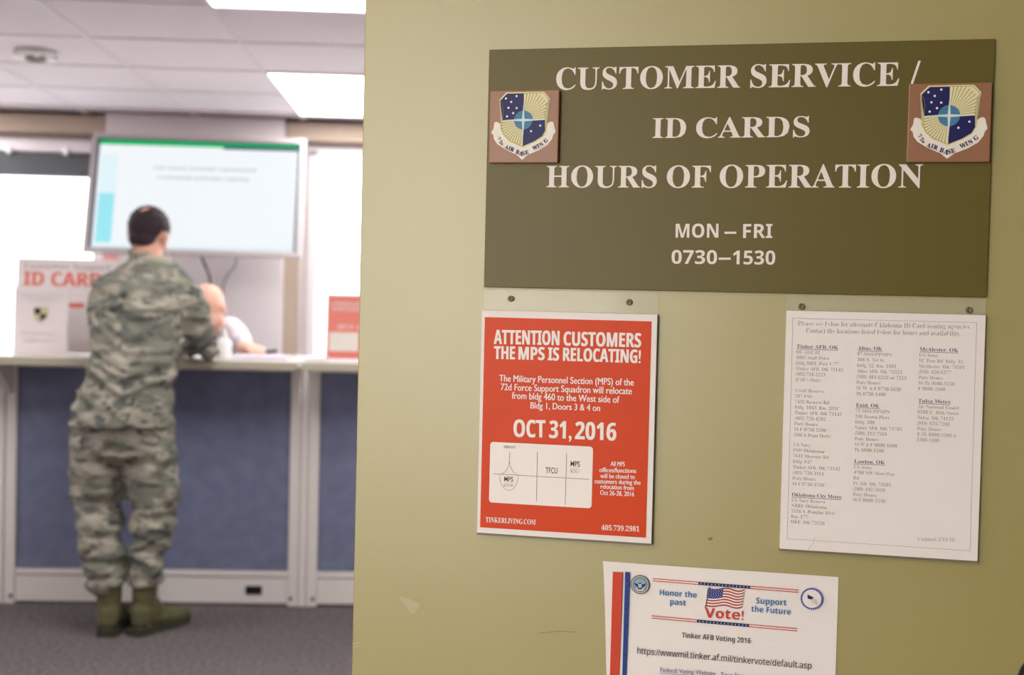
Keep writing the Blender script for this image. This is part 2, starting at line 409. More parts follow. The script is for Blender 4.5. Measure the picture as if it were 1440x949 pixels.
# work desk behind the counter
t = thing('work_desk', 'low work desk on the far side of the counter', 'desk', (0, 0, 0))
obj('top', B(-2.4, .3, 5.34, 5.61, .70, .73, bev=.004), lam, t)
for x in (-2.35, -1.1, .25): obj('leg', B(x - .02, x + .02, 5.5, 5.54, 0, .699), putty, t)

# ------------------------------------------------------------ door
d1 = bpy.data.objects.new('door_1', None); COL.objects.link(d1); d1.location = HINGE; d1.rotation_euler = (0, 0, -TH); d1['kind'] = 'structure'
obj('door_leaf', B(0, .905, 0, .044, .01, 2.04, bev=.0015), olive, d1)
kn = obj('door_knob', lathe(NB(), [(.002, 0), (.033, 0), (.033, .006), (.026, .012), (.013, .014), (.012, .032), (.022, .038), (.028, .048), (.027, .062), (.018, .070), (.002, .072)], 32,
        Matrix.Translation((.8385, 0, .913)) @ Matrix.Rotation(PI / 2, 4, 'X')), dark, d1, True)
obj('keyway', B(.8375, .8395, -.0735, -.071, .908, .918), steel, kn)
for z in (.25, 1.05, 1.85):
    obj('hinge', sweep(NB(), [(.012, .052, z - .05), (.012, .052, z + .05)], .006), steel, d1)
# scratches and scuffs in the door paint
scuff = mat('bare_scuff', (.42, .375, .23), .6)
bm = NB()
c = lambda *P: [D(*p) for p in P]
poly(bm, c((560, 838), (577, 842), (592, 849), (583, 862), (578, 863), (570, 852)), -.0003)
strip(bm, c((496, 905), (501, 904), (508, 904)), .0010, -.0003); strip(bm, c((496, 910), (505, 908)), .0010, -.0003)
fine(obj('scuff_mark', bm, scuff, d1))
bm = NB(); strip(bm, c((997, 758), (1001, 757)), .003, -.0003); strip(bm, c((758, 890), (790, 887), (812, 889)), .0006, -.0003)
strip(bm, c((1244, 424), (1244, 425.5)), .001, -.0003); disc(bm, D(1358, 190), .0012, -.0003); strip(bm, c((1010, 905), (1014, 890)), .0008, -.0003)
fine(obj('dark_scratch', bm, mat('dark_scratch', (.17, .14, .07), .6), d1))

def mount(name, label, cat, u, v, off=0, group=None):   # a thing fixed to the door, its origin at (u, v) on the face
    p = HINGE + DD * u + NN * off; return thing(name, label, cat, (p.x, p.y, v), -TH, group)
# plaque
u0, u1, v0, v1 = .165, .7575, 1.3517, 1.6463
sg = mount('door_sign', 'large dark olive sign with customer service hours of operation', 'sign', u0, v0)
O = Vector((u0, v0))
def L(px, py): return Vector(D(px, py)) - O
plq = mat('olive_plaque', (.100, .080, .014), .42, spec=.22, var=.04, scale=3)
obj('plate', B(0, u1 - u0, -.006, -.0002, 0, v1 - v0, bev=.0008), plq, sg)
cream = mat('cream_vinyl', (.72, .65, .58), .5)
T = -.0064
def word(name, ma, parent, *a, **k):
    bm = NB(); text(bm, *a, **k); return obj(name, bm, ma, parent)
word('lettering', cream, sg, 'CUSTOMER', L(783, 127.5), L(1041, 124.5), .0266, 'serif', y=T)
word('lettering', cream, sg, 'SERVICE', L(1055, 124.5), L(1263.5, 122), .0270, 'serif', y=T)
obj('lettering', poly(NB(), [L(1279, 121), L(1282.5, 121), L(1294, 87), L(1290.5, 87)], T), cream, sg)
word('lettering', cream, sg, 'ID', L(918, 195), L(965, 195), .0238, 'serif', y=T)
word('lettering', cream, sg, 'CARDS', L(979, 195), L(1138, 193.5), .0240, 'serif', y=T)
word('lettering', cream, sg, 'HOURS', L(769.5, 264), L(924, 264.5), .0262, 'serif', y=T)
word('lettering', cream, sg, 'OF', L(938, 264.5), L(999.5, 264.5), .0262, 'serif', y=T)
word('lettering', cream, sg, 'OPERATION', L(1012, 264.5), L(1296.5, 264.5), .0268, 'serif', y=T)
word('lettering', cream, sg, 'MON', L(950.6, 334.5), L(1010.5, 334.5), .0166, 'bold', y=T)
obj('lettering', strip(NB(), [L(1020, 327.7), L(1034.8, 327.7)], .0026, T), cream, sg)
word('lettering', cream, sg, 'FRI', L(1045, 335), L(1086, 335), .0166, 'bold', y=T)
word('lettering', cream, sg, '0730', L(944.8, 371), L(1008.5, 371.5), .0164, 'bold', y=T)
obj('lettering', strip(NB(), [L(1012, 364), L(1026.8, 364)], .0026, T), cream, sg)
word('lettering', cream, sg, '1530', L(1030.5, 371.8), L(1090, 372.3), .0164, 'bold', y=T)

# emblem tiles, drawn in the 876x949 frame of the left tile
def emblem_tile(u, v, wd, hg, label):
    t = mount('emblem_tile', label, 'plaque', u, v, .0068)
    obj('tile', B(0, wd, -.007, 0, 0, hg, bev=.0012), mat('brown_tile', (.26, .122, .062), .38, spec=.3), t)
    def E(X, Y): return Vector(((X - 75) / 722 * wd, (880 - Y) / 735 * hg))
    z = -.0074
    yel = mat('pale_yellow', (.70, .64, .36), .5); navy = mat('navy_print', (.012, .012, .085), .45); wh = mat('ribbon_white', (.72, .68, .58), .5)
    bm = NB()   # scroll
    rib = [(130, 470), (155, 465), (185, 478), (205, 520), (225, 580), (290, 650), (430, 722), (560, 665), (640, 585), (665, 510), (690, 478), (720, 465), (745, 475), (752, 520), (768, 570), (745, 600), (735, 640), (690, 700), (600, 755), (490, 800), (428, 850), (370, 800), (250, 745), (165, 690), (128, 640), (122, 600), (98, 575), (122, 530)]
    poly(bm, [E(*p) for p in rib][::-1], z); obj('scroll', bm, wh, t)
    sh = [(248, 168), (635, 165), (655, 180), (706, 238), (680, 290), (668, 380), (668, 480), (672, 560), (640, 620), (560, 672), (430, 728), (290, 668), (225, 605), (195, 540), (205, 440), (208, 340), (200, 290), (175, 243)]
    obj('shield_edge', poly(NB(), [E(*p) for p in sh][::-1], z - .0003), yel, t)
    Cx, Cy = 432, 450
    inn = [(Cx + (x - Cx) * .955, Cy + (y - Cy) * .955) for x, y in sh]
    def clipq(pts, sx, sy):     # part of polygon in a quadrant (Sutherland-Hodgman)
        for ax, sg_ in ((0, sx), (1, sy)):
            out = []; c0 = (Cx, Cy)[ax]
            for a, b_ in zip(pts, pts[1:] + pts[:1]):
                ia = (a[ax] - c0) * sg_ >= 0; ib = (b_[ax] - c0) * sg_ >= 0
                if ia: out.append(a)
                if ia != ib:
                    tt = (c0 - a[ax]) / (b_[ax] - a[ax]); out.append((a[0] + (b_[0] - a[0]) * tt, a[1] + (b_[1] - a[1]) * tt))
            pts = out
        return pts
    bm = NB()
    for sx, sy in ((-1, -1), (1, 1)): poly(bm, [E(*p) for p in clipq(inn, sx, sy)][::-1], z - .0006)
    obj('blue_quarter', bm, navy, t)
    bm = NB()
    def hit(a):
        dx, dy = math.cos(a), math.sin(a); best = 300
        for p, q in zip(inn, inn[1:] + inn[:1]):
            ex, ey = q[0] - p[0], q[1] - p[1]; den = dx * ey - dy * ex
            if abs(den) < 1e-9: continue
            tt = ((p[0] - Cx) * ey - (p[1] - Cy) * ex) / den; uu = ((p[0] - Cx) * dy - (p[1] - Cy) * dx) / den
            if tt > 0 and 0 <= uu <= 1: best = min(best, tt)
        return best
    for base in (-90, 90):
        for k in range(1, 13):
            a = math.radians(base + k * 90 / 13); r = hit(a)
            dx, dy = math.cos(a), math.sin(a); w1 = 3.2
            poly(bm, [E(Cx + dx * 85 - dy, Cy + dy * 85 + dx), E(Cx + dx * 85 + dy, Cy + dy * 85 - dx), E(Cx + dx * r + dy * w1, Cy + dy * r - dx * w1), E(Cx + dx * r - dy * w1, Cy + dy * r + dx * w1)], z - .0006)
    for a_, b_ in zip(inn, inn[1:] + inn[:1]): strip(bm, [E(*a_), E(*b_)], .0005, z - .0007)
    fine(obj('ray_lines', bm, mat('olive_line', (.20, .18, .07), .5), t))
    obj('globe', disc(NB(), E(Cx, Cy), 96 / 722 * wd, z - .0009, 28), mat('globe_blue', (.06, .19, .30), .45), t)
    bm = NB()
    for k in range(-2, 3): strip(bm, [E(Cx - 88, Cy + k * 30), E(Cx + 88, Cy + k * 30)], .0002, z - .0011)
    fine(obj('globe_lines', bm, navy, t))
    bm = NB()
    for dx, dy, l in ((1, 0, 215), (-1, 0, 200), (0, 1, 200), (0, -1, 170)):
        poly(bm, [E(Cx + dy * 13 + dx * 10, Cy - dx * 13 + dy * 10), E(Cx - dy * 13 + dx * 10, Cy + dx * 13 + dy * 10), E(Cx + dx * l, Cy + dy * l)], z - .0013)
    disc(bm, E(Cx, Cy), .0018, z - .0014, 12); obj('star_cross', bm, mat('pale_blue_print', (.55, .66, .66), .45), t)
    bm = NB()
    for p in ((357, 207), (246, 230), (302, 265), (275, 324), (360, 328), (325, 379), (262, 411), (609, 507), (516, 563)): disc(bm, E(*p), .0013, z - .0010, 10)
    fine(obj('star_dot', bm, mat('white_print', (.78, .76, .74), .5), t))
    bm = NB()
    for ch, X, Y, an, cp in (('7', 163, 640, -48, 32), ('2', 182, 675, -42, 32), ('D', 200, 695, -38, 20), ('A', 240, 735, -24, 38), ('I', 279, 748, -22, 38), ('R', 300, 757, -22, 38), ('B', 355, 785, -20, 40), ('A', 392, 803, -16, 40), ('S', 432, 808, 10, 40), ('E', 465, 800, 14, 38), ('W', 543, 757, 22, 38), ('I', 592, 733, 26, 38), ('N', 618, 722, 30, 38), ('G', 667, 686, 38, 38)):
        a = E(X, Y); an = math.radians(an)
        text(bm, ch, a, a + Vector((math.cos(an), math.sin(an))) * .01, cp * 1.08 / 722 * wd, 'serif', 0, emb=.00012, y=z - .0008, align=.9, res=2)
    fine(obj('motto_lettering', bm, navy, t))
emblem_tile(.1692, 1.5053, .0870, .0890, 'brown square emblem tile at the sign\'s left end')
emblem_tile(.6640, 1.5053, .0905, .0900, 'brown square emblem tile at the sign\'s right end')

# acrylic holders and their sheets
def holder(u0, u1, v0, v1, holes, label, name='sign_holder'):
    t = mount(name, label, 'sign holder', u0, v0, .0005)
    w_ = u1 - u0; h_ = v1 - v0
    obj('back_sheet', B(0, w_, -.002, 0, 0, h_, bev=.0006), acryl, t)
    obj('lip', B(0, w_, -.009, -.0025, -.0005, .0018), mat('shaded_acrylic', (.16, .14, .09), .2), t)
    for hu, hv in holes:
        bm = NB(); M = Matrix.Translation((hu - u0, -.002, hv - v0)) @ Matrix.Rotation(PI / 2, 4, 'X')
        lathe(bm, [(.0035, 0), (.0038, .001), (.0024, .0018), (.0016, .0008)], 16, M)
        h = obj('screw', bm, mat('brass_screw', (.14, .12, .06), .4, metal=.4), t, True)
    return t
holder(.1643, .3822, 1.0425, 1.3492, [(.1993, 1.338), (.3469, 1.3368)], 'clear holder with two screws carrying the red relocation notice')
holder(.5335, .7570, 1.0465, 1.3508, [(.5515, 1.3364), (.7392, 1.3366)], 'clear holder with two screws carrying the white address list')
def sheet(u0, u1, v0, v1, y0, ma, parent, curl=0, name='paper', shift=None):
    bm = NB(); n = 14; g = {}
    for i in range(n + 1):
        for j in range(n + 1):
            s_, t_ = i / n, j / n
            y = y0 - curl * (.5 - .5 * math.cos(2 * PI * s_ * 1.0)) * (1 - t_) - .0008 * math.sin(s_ * 7 + t_ * 5) * (1 if curl else 0)
            x = u0 + (u1 - u0) * s_
            if shift: x += shift(s_, t_)
            for k in (0, 1): g[i, j, k] = bm.verts.new((x, y - (.0004 if k else 0), v0 + (v1 - v0) * t_))
    for i in range(n):
        for j in range(n):
            bm.faces.new((g[i, j, 1], g[i + 1, j, 1], g[i + 1, j + 1, 1], g[i, j + 1, 1])); bm.faces.new((g[i, j, 0], g[i, j + 1, 0], g[i + 1, j + 1, 0], g[i + 1, j, 0]))
    for i in range(n):
        for j in (0, n):
            bm.faces.new((g[i, j, 0], g[i + 1, j, 0], g[i + 1, j, 1], g[i, j, 1])); bm.faces.new((g[j, i, 0], g[j, i, 1], g[j, i + 1, 1], g[j, i + 1, 0]))
    return obj(name, bm, ma, parent)
paper = mat('white_paper', (.71, .665, .615), .6, var=.015, scale=6)
# red notice
u0, u1, v0, v1 = .1640, .3822, 1.0440, 1.3228
rn = mount('relocation_notice', 'red notice with white letters saying the office is relocating', 'notice', u0, v0)
O = Vector((u0, v0))
def A3(X, Y): return L(660 + X / 4.996, 390 + Y / 4.996)
def A4(X, Y): return L(660 + X / 4.746, 580 + Y / 4.746)
obj('paper', B(0, u1 - u0, -.0085, -.0028, 0, v1 - v0, bev=.0004), paper, rn)
redm = mat('orange_red_ink', (.54, .048, .006), .42, spec=.15, var=.03, scale=9)
obj('red_field', poly(NB(), [(.0040, .0072), (.2115, .0072), (.2115, .2703), (.0040, .2703)], -.0089), redm, rn)
wht = mat('paper_white_ink', (.74, .69, .63), .5)
T = -.0092
word('headline', wht, rn, 'ATTENTION', A3(185, 466), A3(640, 475), .0176, 'bold', 0, emb=.00042, y= T); word('headline', wht, rn, 'CUSTOMERS', A3(672, 477), A3(1210, 490), .0172, 'bold', 0, emb=.00042, y= T)
word('headline', wht, rn, 'THE', A3(187, 571), A3(330, 574), .0160, 'bold', 0, emb=.00042, y= T); word('headline', wht, rn, 'MPS', A3(357, 575), A3(537, 579), .0160, 'bold', 0, emb=.00042, y= T)
word('headline', wht, rn, 'IS', A3(562, 580), A3(637, 583), .0160, 'bold', 0, emb=.00042, y= T); word('headline', wht, rn, 'RELOCATING!', A3(668, 584), A3(1207, 600), .0162, 'bold', 0, emb=.00042, y= T)
word('headline', wht, rn, 'OCT', A4(307, 157), A4(515, 162), .0215, 'bold', 0, emb=.00042, y= T); word('headline', wht, rn, '31,', A4(543, 164), A4(688, 170), .0215, 'bold', 0, emb=.00042, y= T); word('headline', wht, rn, '2016', A4(715, 172), A4(985, 182), .0215, 'bold', 0, emb=.00042, y= T)
bm = NB()
for s_, a, b_, cp in (('The Military Personnel Section (MPS) of the', (222, 727), (1160, 757), .0082), ('72d Force Support Squadron will relocate', (232, 788), (1147, 818), .0082),
                     ('from bldg 460 to the West side of', (310, 848), (1060, 878), .0082), ('Bldg 1, Doors 3 & 4 on', (440, 916), (925, 935), .0078)):
    text(bm, s_, A3(*a), A3(*b_), cp, 'plain', 0, T, emb=.00018)
for s_, a, b_ in (('All MPS', (950, 350), (1043, 353)), ('offices/functions', (875, 390), (1118, 397)), ('will be closed to', (882, 430), (1110, 437)), ('customers during the', (843, 465), (1148, 475)), ('relocation from', (883, 500), (1103, 511)), ('Oct 26-28, 2016', (880, 541), (1105, 552))):
    text(bm, s_, A4(*a), A4(*b_), .0056, 'plain', 0, T, emb=.00014)
text(bm, 'TINKERLIVING.COM', A4(120, 722), A4(452, 740), .0062, 'serif', 0, T); text(bm, '405.739.2981', A4(888, 775), A4(1140, 785), .0062, 'serif', 0, T)
fine(obj('body_lettering', bm, wht, rn))
# map box
bm = NB()
q = [A4(150, 190), A4(833, 222), A4(822, 632), A4(142, 592)]; x0, x1 = q[3].x, q[1].x; z0, z1 = q[3].y, q[0].y; rr = .004
pts = []
for cx, cz, a0 in ((x1 - rr, z1 - rr, 0), (x0 + rr, z1 - rr, 90), (x0 + rr, z0 + rr, 180), (x1 - rr, z0 + rr, 270)):
    for k in range(6): a = math.radians(a0 + k * 18); pts.append((cx + rr * math.cos(a), cz + rr * math.sin(a)))
mp_ = obj('map_box', poly(bm, pts, T), wht, rn)
bm = NB(); T2 = -.0095
strip(bm, [A4(170, 402), A4(480, 420), A4(805, 438)], .0005, T2); strip(bm, [A4(464, 258), A4(457, 582)], .0005, T2); strip(bm, [A4(658, 265), A4(648, 607)], .0005, T2)
strip(bm, [A4(275 + 62 * math.cos(math.radians(a)), 410 + 102 * math.sin(math.radians(a))) for a in range(0, 181, 12)], .0004, T2)
strip(bm, [A4(280, 258), A4(277, 330), A4(268, 360), A4(250, 388), A4(222, 405)], .0004, T2); strip(bm, [A4(277, 320), A4(285, 355), A4(302, 388), A4(330, 408)], .0004, T2)
text(bm, 'MPS', A4(243, 452), A4(303, 455), .0062, 'plain', .01, T2); text(bm, 'TFCU', A4(518, 397), A4(597, 400), .0072, 'plain', .01, T2); text(bm, 'MPS', A4(683, 352), A4(745, 356), .0068, 'plain', .01, T2)
fine(obj('map_lines', bm, mat('black_ink', (.05, .045, .04), .5), mp_))
bm = NB()
text(bm, 'TINKER GATE', A4(238, 232), A4(318, 234), .0032, 'plain', .01, T2); text(bm, 'BLDG 460', A4(240, 486), A4(303, 488), .0030, 'plain', 0, T2); text(bm, 'BLDG 1', A4(683, 393), A4(740, 396), .0040, 'plain', 0, T2)
strip(bm, [A4(245, 466), A4(300, 468)], .0003, T2); strip(bm, [A4(683, 366), A4(740, 369)], .0003, T2)
fine(obj('map_caption', bm, mat('grey_ink', (.25, .23, .21), .5), mp_))

# address list
u0, u1, v0, v1 = .5343, .7568, 1.0480, 1.3313
al = mount('address_list', 'white sheet of grey office addresses under the sign\'s right end', 'notice', u0, v0)
O = Vector((u0, v0))
obj('paper', B(0, u1 - u0, -.0085, -.0028, 0, v1 - v0, bev=.0004), paper, al)
def A5(X, Y): return L(1090 + X / 4.645, 420 + Y / 4.645)
def A6(X, Y): return L(1090 + X / 4.645, 600 + Y / 4.645)
T = -.0089
faint = mat('faint_ink', (.30, .275, .245), .6); head = mat('blue_grey_ink', (.10, .10, .17), .6)
bm = NB()
text(bm, 'Please see below for alternate Oklahoma ID Card issuing agencies.', A5(148, 176), A5(1270, 198), .0056, 'serif', -.016, T, 2)
text(bm, 'Contact the locations listed below for hours and availability.', A5(200, 222), A5(1205, 243), .0056, 'serif', -.016, T, 2)
hb = NB()
def block(p, lines, sp, header=None, hw=None, cap=.0038):
    o_ = L(*p)
    if header:
        text(hb, header, o_, o_ + Vector((hw, 0)), .0042, 'serif', -.004, T, 2)
        poly(hb, [o_ + Vector((0, -.0014)), o_ + Vector((hw, -.0014)), o_ + Vector((hw, -.0009)), o_ + Vector((0, -.0009))], T)
    for i, s_ in enumerate(lines):
        k = i + (1 if header else 0); q_ = o_ + Vector((-.0005, -k * sp))
        text(bm, s_, q_, q_ + Vector((.1, 0)), cap, 'serif', -.012, T, 1, align=.92)
block((1120, 489), ['OC-ALC/JZ', '3001 Staff Drive', 'Bldg 3001, Post V-77', 'Tinker AFB, OK 73145', '(405)734-2223', "(CAC's Only)"], .00650, 'Tinker AFB, OK', .0475)
block((1118.5, 550.5), ['USAF Reserve', '507 FSS', '7435 Reserve Rd', 'Bldg. 1043, Rm. 203C', 'Tinker AFB, OK 73145', '(405) 739-4295', 'Duty Hours:', 'M-F 0730-1500', '(Mil & Depn Only)'], .00655)
block((1116, 626), ['US Navy', 'PSD Oklahoma', '7641 Mercury Rd.', 'Bldg. 847', 'Tinker AFB, OK 73145', '(405) 739-3161', 'Duty Hours:', 'M-F 0730-1530'], .00665)
block((1113.5, 696), ['US Navy Reserve', 'NRRC Oklahoma', '5316 S. Douglas Blvd.', 'Rm. 177', 'OKC, OK 73150'], .00645, 'Oklahoma City Metro', .0565)
block((1205.5, 491.5), ['97 MSS/DPMPS', '308 N. 1st St.', 'Bldg. 52, Rm. 1601', 'Altus AFB, OK 73521', '(580) 481-6226 or 7213', 'Duty Hours:', 'M, W, & F 0730-1630', 'Th 0730-1400'], .00665, 'Altus, OK', .0275)
block((1203, 571), ['71 MSS/DPMPS', '246 Brown Pkwy', 'Bldg. 500', 'Vance AFB, OK 73705', '(580) 213-7560', 'Duty Hours:', 'M-W & F 0800-1600', 'Th 0800-1500'], .00655, 'Enid, OK', .0262)
block((1200.5, 649.5), ['US Army', '4700 NW Mow-Way', 'Rd', 'Ft. Sill, OK 73503', '(580) 442-5010', 'Duty Hours:', 'M-F 0800-1530'], .00645, 'Lawton, OK', .0345)
block((1292, 493), ['US Army', '1C Tree Rd. Bldg. 35', 'McAlester, OK 74501', '(918) 420-6377', 'Duty Hours:', 'M-Th 0600-1530', 'F 0600-1300'], .00650, 'McAlester, OK', .0425)
block((1290, 565), ['Air National Guard', '9100 E. 46th Street', 'Tulsa, OK 74115', '(918) 833-7208', 'Duty Hours:', 'T-Th 0800-1200 &', '1300-1600'], .00645, 'Tulsa Metro', .0352)
text(bm, 'Updated: 2/11/16', A6(925, 735), A6(1165, 740), .0040, 'serif', -.014, T, 2)
fr = [A5(115, 127), A5(1308, 155), A6(1265, 800), A6(78, 722)]
strip(bm, fr + fr[:1], .0004, T)
fine(obj('address_lettering', bm, faint, al)); fine(obj('place_heading', hb, head, al))
bm = NB(); strip(bm, [A6(268, 712), A6(255, 750), A6(225, 790)], .0007, T); obj('crease', bm, mat('crease_light', (.8, .76, .7), .4), al)
bm = NB(); strip(bm, [A6(262, 712), A6(246, 752), A6(214, 792)], .0004, T); obj('tear_line', bm, faint, al)

# voting sheet
u0, u1, v0, v1 = .3226, .6035, .8010, 1.0175
vs_ = mount('voting_sheet', 'landscape voting poster with flag, taped low under the two holders', 'poster', u0, v0, .0004)
O = Vector((u0, v0))
def shf(s_, t_): return (.0115 * (1 - t_) ** .8) * (1 - s_) - .0012 * s_ * (1 - t_) * 0
sheet(0, u1 - u0, 0, v1 - v0, -.0010, paper, vs_, curl=.0012, shift=shf)
T = -.0037
def A7(X, Y): return L(840 + X / 4.114, 780 + Y / 4.114)
blk = mat('black_ink', (.05, .045, .04), .5); redi = mat('red_print', (.50, .05, .03), .5); nav = mat('blue_print', (.01, .05, .30), .5); navd = mat('dark_blue_print', (.012, .03, .11), .5)
def dn(a, b_, k): return a + (b_ - a) * k
def bar(xa, xb, ma, name, parent):
    bm = NB(); p = [A7(xa, 94), A7(xb, 97), A7(xb - 20, 695), A7(xa - 17, 695)]
    p[2] = p[1] + (p[2] - p[1]) * 1.42; p[3] = p[0] + (p[3] - p[0]) * 1.42
    return obj(name, poly(bm, p, T), ma, parent), p
bar(92, 148, mat('brick_red_print', (.52, .05, .02), .5), 'red_band', vs_)
o_, p = bar(163, 190, nav, 'blue_band', vs_)
bm = NB()
for k in range(26):
    c_ = (p[0] + p[1]) / 2 + ((p[3] - p[0]) * (k + .5) / 26); r0 = .0024
    poly(bm, [c_ + Vector((math.sin(a * PI / 5), math.cos(a * PI / 5))) * (r0 if a % 2 == 0 else r0 * .42) for a in range(10)], T - .0002)
fine(obj('band_star', bm, blk, o_))
bm = NB(); nb = NB(); sb_ = NB()
for (xa, ya), (xb, yb), (n0, n1) in (((323, 140), (1162, 206), (.325, .668)), ((316, 355), (1155, 429), (.323, .668))):
    a, b_ = A7(xa, ya), A7(xb, yb); off = Vector((0, .0014))
    for sg_ in (-1, 1):
        strip(bm, [a + off * sg_, b_ + off * sg_], .0009, T)
    nb = strip(NB(), [dn(a, b_, n0), dn(a, b_, n1)], .0036, T - .0002); o_ = obj('star_rule', nb, navd, vs_); sb_ = NB()
    for k in range(14): disc(sb_, dn(a, b_, n0 + (n1 - n0) * (k + .5) / 14), .0006, T - .0004, 8)
    fine(obj('rule_star', sb_, wht, o_))
fine(obj('red_rule', bm, redi, vs_))
bm = NB()
for s_, a, b_ in (('Honor the', (362, 229), (575, 245)), ('past', (422, 283), (512, 290)), ('Support', (918, 277), (1092, 289)), ('the Future', (890, 324), (1117, 342))):
    text(bm, s_, A7(*a), A7(*b_), .0070, 'bold', -.008, T)
fine(obj('blue_lettering', bm, mat('mid_blue_print', (.02, .14, .36), .5), vs_))
text_b = text(NB(), 'Vote!', A7(622, 357), A7(845, 372), .0118, 'bold', 0, T - .0004); obj('vote_lettering', text_b, redi, vs_)
bm = NB(); text(bm, 'Tinker AFB Voting 2016:', A7(490, 474), A7(893, 508), .0062, 'bold', -.012, T)
text(bm, 'https://wwwmil.tinker.af.mil/tinkervote/default.asp', A7(232, 566), A7(1238, 655), .0078, 'sans', .004, T)
fine(obj('black_lettering', bm, blk, vs_))
bm = NB(); a, b_ = A7(365, 672), A7(685, 694); text(bm, 'Federal Voting Website', a, b_, .0056, 'plain', 0, T)
strip(bm, [a + Vector((0, -.0016)), b_ + Vector((0, -.0016))], .0005, T); text(bm, 'Your State', A7(712, 698), A7(862, 708), .0056, 'plain', 0, T)
fine(obj('link_lettering', bm, mat('violet_ink', (.12, .11, .22), .5), vs_))
# flag
def FL(s_, t_):
    x = 640 + 212 * s_ - 14 * t_; y = 188 + 8 * s_ + t_ * 104 + 7 * math.sin(s_ * 9.5) * (.4 + s_) ; return A7(x, y)
fr_, fw, fb, fs = NB(), NB(), NB(), NB()
for k in range(13):
    for i in range(14):
        poly(fr_ if k % 2 == 0 else fw, [FL(i / 14, (k + 1) / 13), FL((i + 1) / 14, (k + 1) / 13), FL((i + 1) / 14, k / 13), FL(i / 14, k / 13)], T)
for i in range(6): poly(fb, [FL(i / 14, 7 / 13), FL((i + 1) / 14, 7 / 13), FL((i + 1) / 14, 0), FL(i / 14, 0)], T - .0002)
for r in range(5):
    for c_ in range(6): disc(fs, FL((c_ + .5 + (r % 2) * .3) / 15, (r + .7) / 10.5), .00042, T - .0003, 6)
fo = obj('flag', fr_, mat('flag_red', (.36, .04, .03), .5), vs_); fine(obj('white_stripe', fw, wht, fo)); obj('canton', fb, mat('flag_blue', (.03, .04, .18), .5), fo); fine(obj('canton_star', fs, wht, fo))
obj('flag_pole', strip(NB(), [A7(652, 182), A7(625, 305)], .0012, T - .0002), mat('brown_ink', (.08, .05, .04), .5), fo)
# seals
def seal(c_, r, rings, name):
    o = None
    for k, (f, ma) in enumerate(rings):
        o2 = obj(name if k == 0 else 'seal_ring', disc(NB(), c_, r * f, T - .0001 * k, 28), ma, vs_ if k == 0 else o)
        if k == 0: o = o2
    return o
grey = mat('seal_grey', (.28, .27, .24), .5); skyb = mat('seal_blue', (.22, .36, .46), .5)
c_ = A7(249, 168); r = .0117
s1 = seal(c_, r, [(1, blk), (.97, navd), (.93, grey), (.74, navd), (.69, skyb)], 'eagle_seal')
bm = NB(); E_ = lambda x, y: c_ + Vector((x, y)) * r
poly(bm, [E_(-.62, .2), E_(-.3, .05), E_(-.12, .12), E_(0, .28), E_(.12, .12), E_(.3, .05), E_(.62, .2), E_(.5, -.12), E_(.2, -.3), E_(.12, -.5), E_(-.12, -.5), E_(-.2, -.3), E_(-.5, -.12)][::-1], T - .0007); obj('eagle', bm, navd, s1)
obj('eagle_shield', poly(NB(), [E_(-.18, .08), E_(-.18, -.2), E_(0, -.38), E_(.18, -.2), E_(.18, .08)], T - .0009), mat('seal_pink', (.6, .38, .3), .5), s1)
bm = NB()
for k in range(26): a = k / 26 * 2 * PI; disc(bm, E_(.83 * math.cos(a), .83 * math.sin(a)), r * .05, T - .0006, 6)
strip(bm, [E_(-.4, -.45), E_(-.2, -.6), E_(.2, -.6), E_(.4, -.45)], r * .09, T - .0008); fine(obj('seal_lettering', bm, wht, s1))
c2 = A7(1240, 250); r2 = .0130
s2 = seal(c2, r2, [(1, nav), (.84, paper)], 'voting_seal'); E_ = lambda x, y: c2 + Vector((x, y)) * r2
bm = NB()
for k in range(30): a = k / 30 * 2 * PI; disc(bm, E_(.92 * math.cos(a), .92 * math.sin(a)), r2 * .035, T - .0006, 6)
fine(obj('seal_lettering', bm, wht, s2))
bm = NB()
for k in range(4): strip(bm, [E_(-.15 + k * .06, -.05 - k * .1), E_(.2, .02 - k * .12), E_(.5, -.28 - k * .08)], r2 * .05, T - .0005)
obj('small_flag', bm, mat('seal_pink', (.6, .38, .3)), s2); obj('small_canton', poly(NB(), [E_(-.4, .38), E_(-.38, .0), E_(0, -.05), E_(.15, .15)], T - .0006), navd, s2)

# ------------------------------------------------------------ papers, stands and small things on the counters
def stand(name, label, x0, x1, z1, y, lean, rz=0):
    cx = (x0 + x1) / 2; w_ = x1 - x0
    t = thing(name, label, 'sign stand', (cx, y, CT), rz)
    h_ = z1 - CT
    bm = B(-w_ / 2, w_ / 2, 0, .003, .002, h_)
    for v in bm.verts: v.co.y += v.co.z * lean
    obj('paper', bm, mat('stand_paper', (.86, .78, .79), .6), t)
    bm = NB(); box(bm, -w_ / 2 - .004, w_ / 2 + .004, .004, .006, .002, h_ + .003); box(bm, -w_ / 2 - .004, w_ / 2 + .004, -.004, -.002, .002, h_ + .003)
    for v in bm.verts: v.co.y += v.co.z * lean
    box(bm, -w_ / 2 - .004, w_ / 2 + .004, -.004, .12, 0, .002)
    obj('clear_cover', bm, acryl, t)
    return t, w_, h_
redt = mat('red_orange_ink', (.80, .12, .06), .5); greyt = mat('soft_grey_ink', (.50, .45, .46), .5)
def lean_text(bm, lean):
    for v in bm.verts: v.co.y += v.co.z * lean
    return bm
a = pick(22, 362, 5.30); b_ = pick(150, 366, 5.30)
t, w_, h_ = stand('poster_stand', 'tall standing poster with big red letters at the left end of the counter', a.x, b_.x + .04, a.z, 5.30, .06)
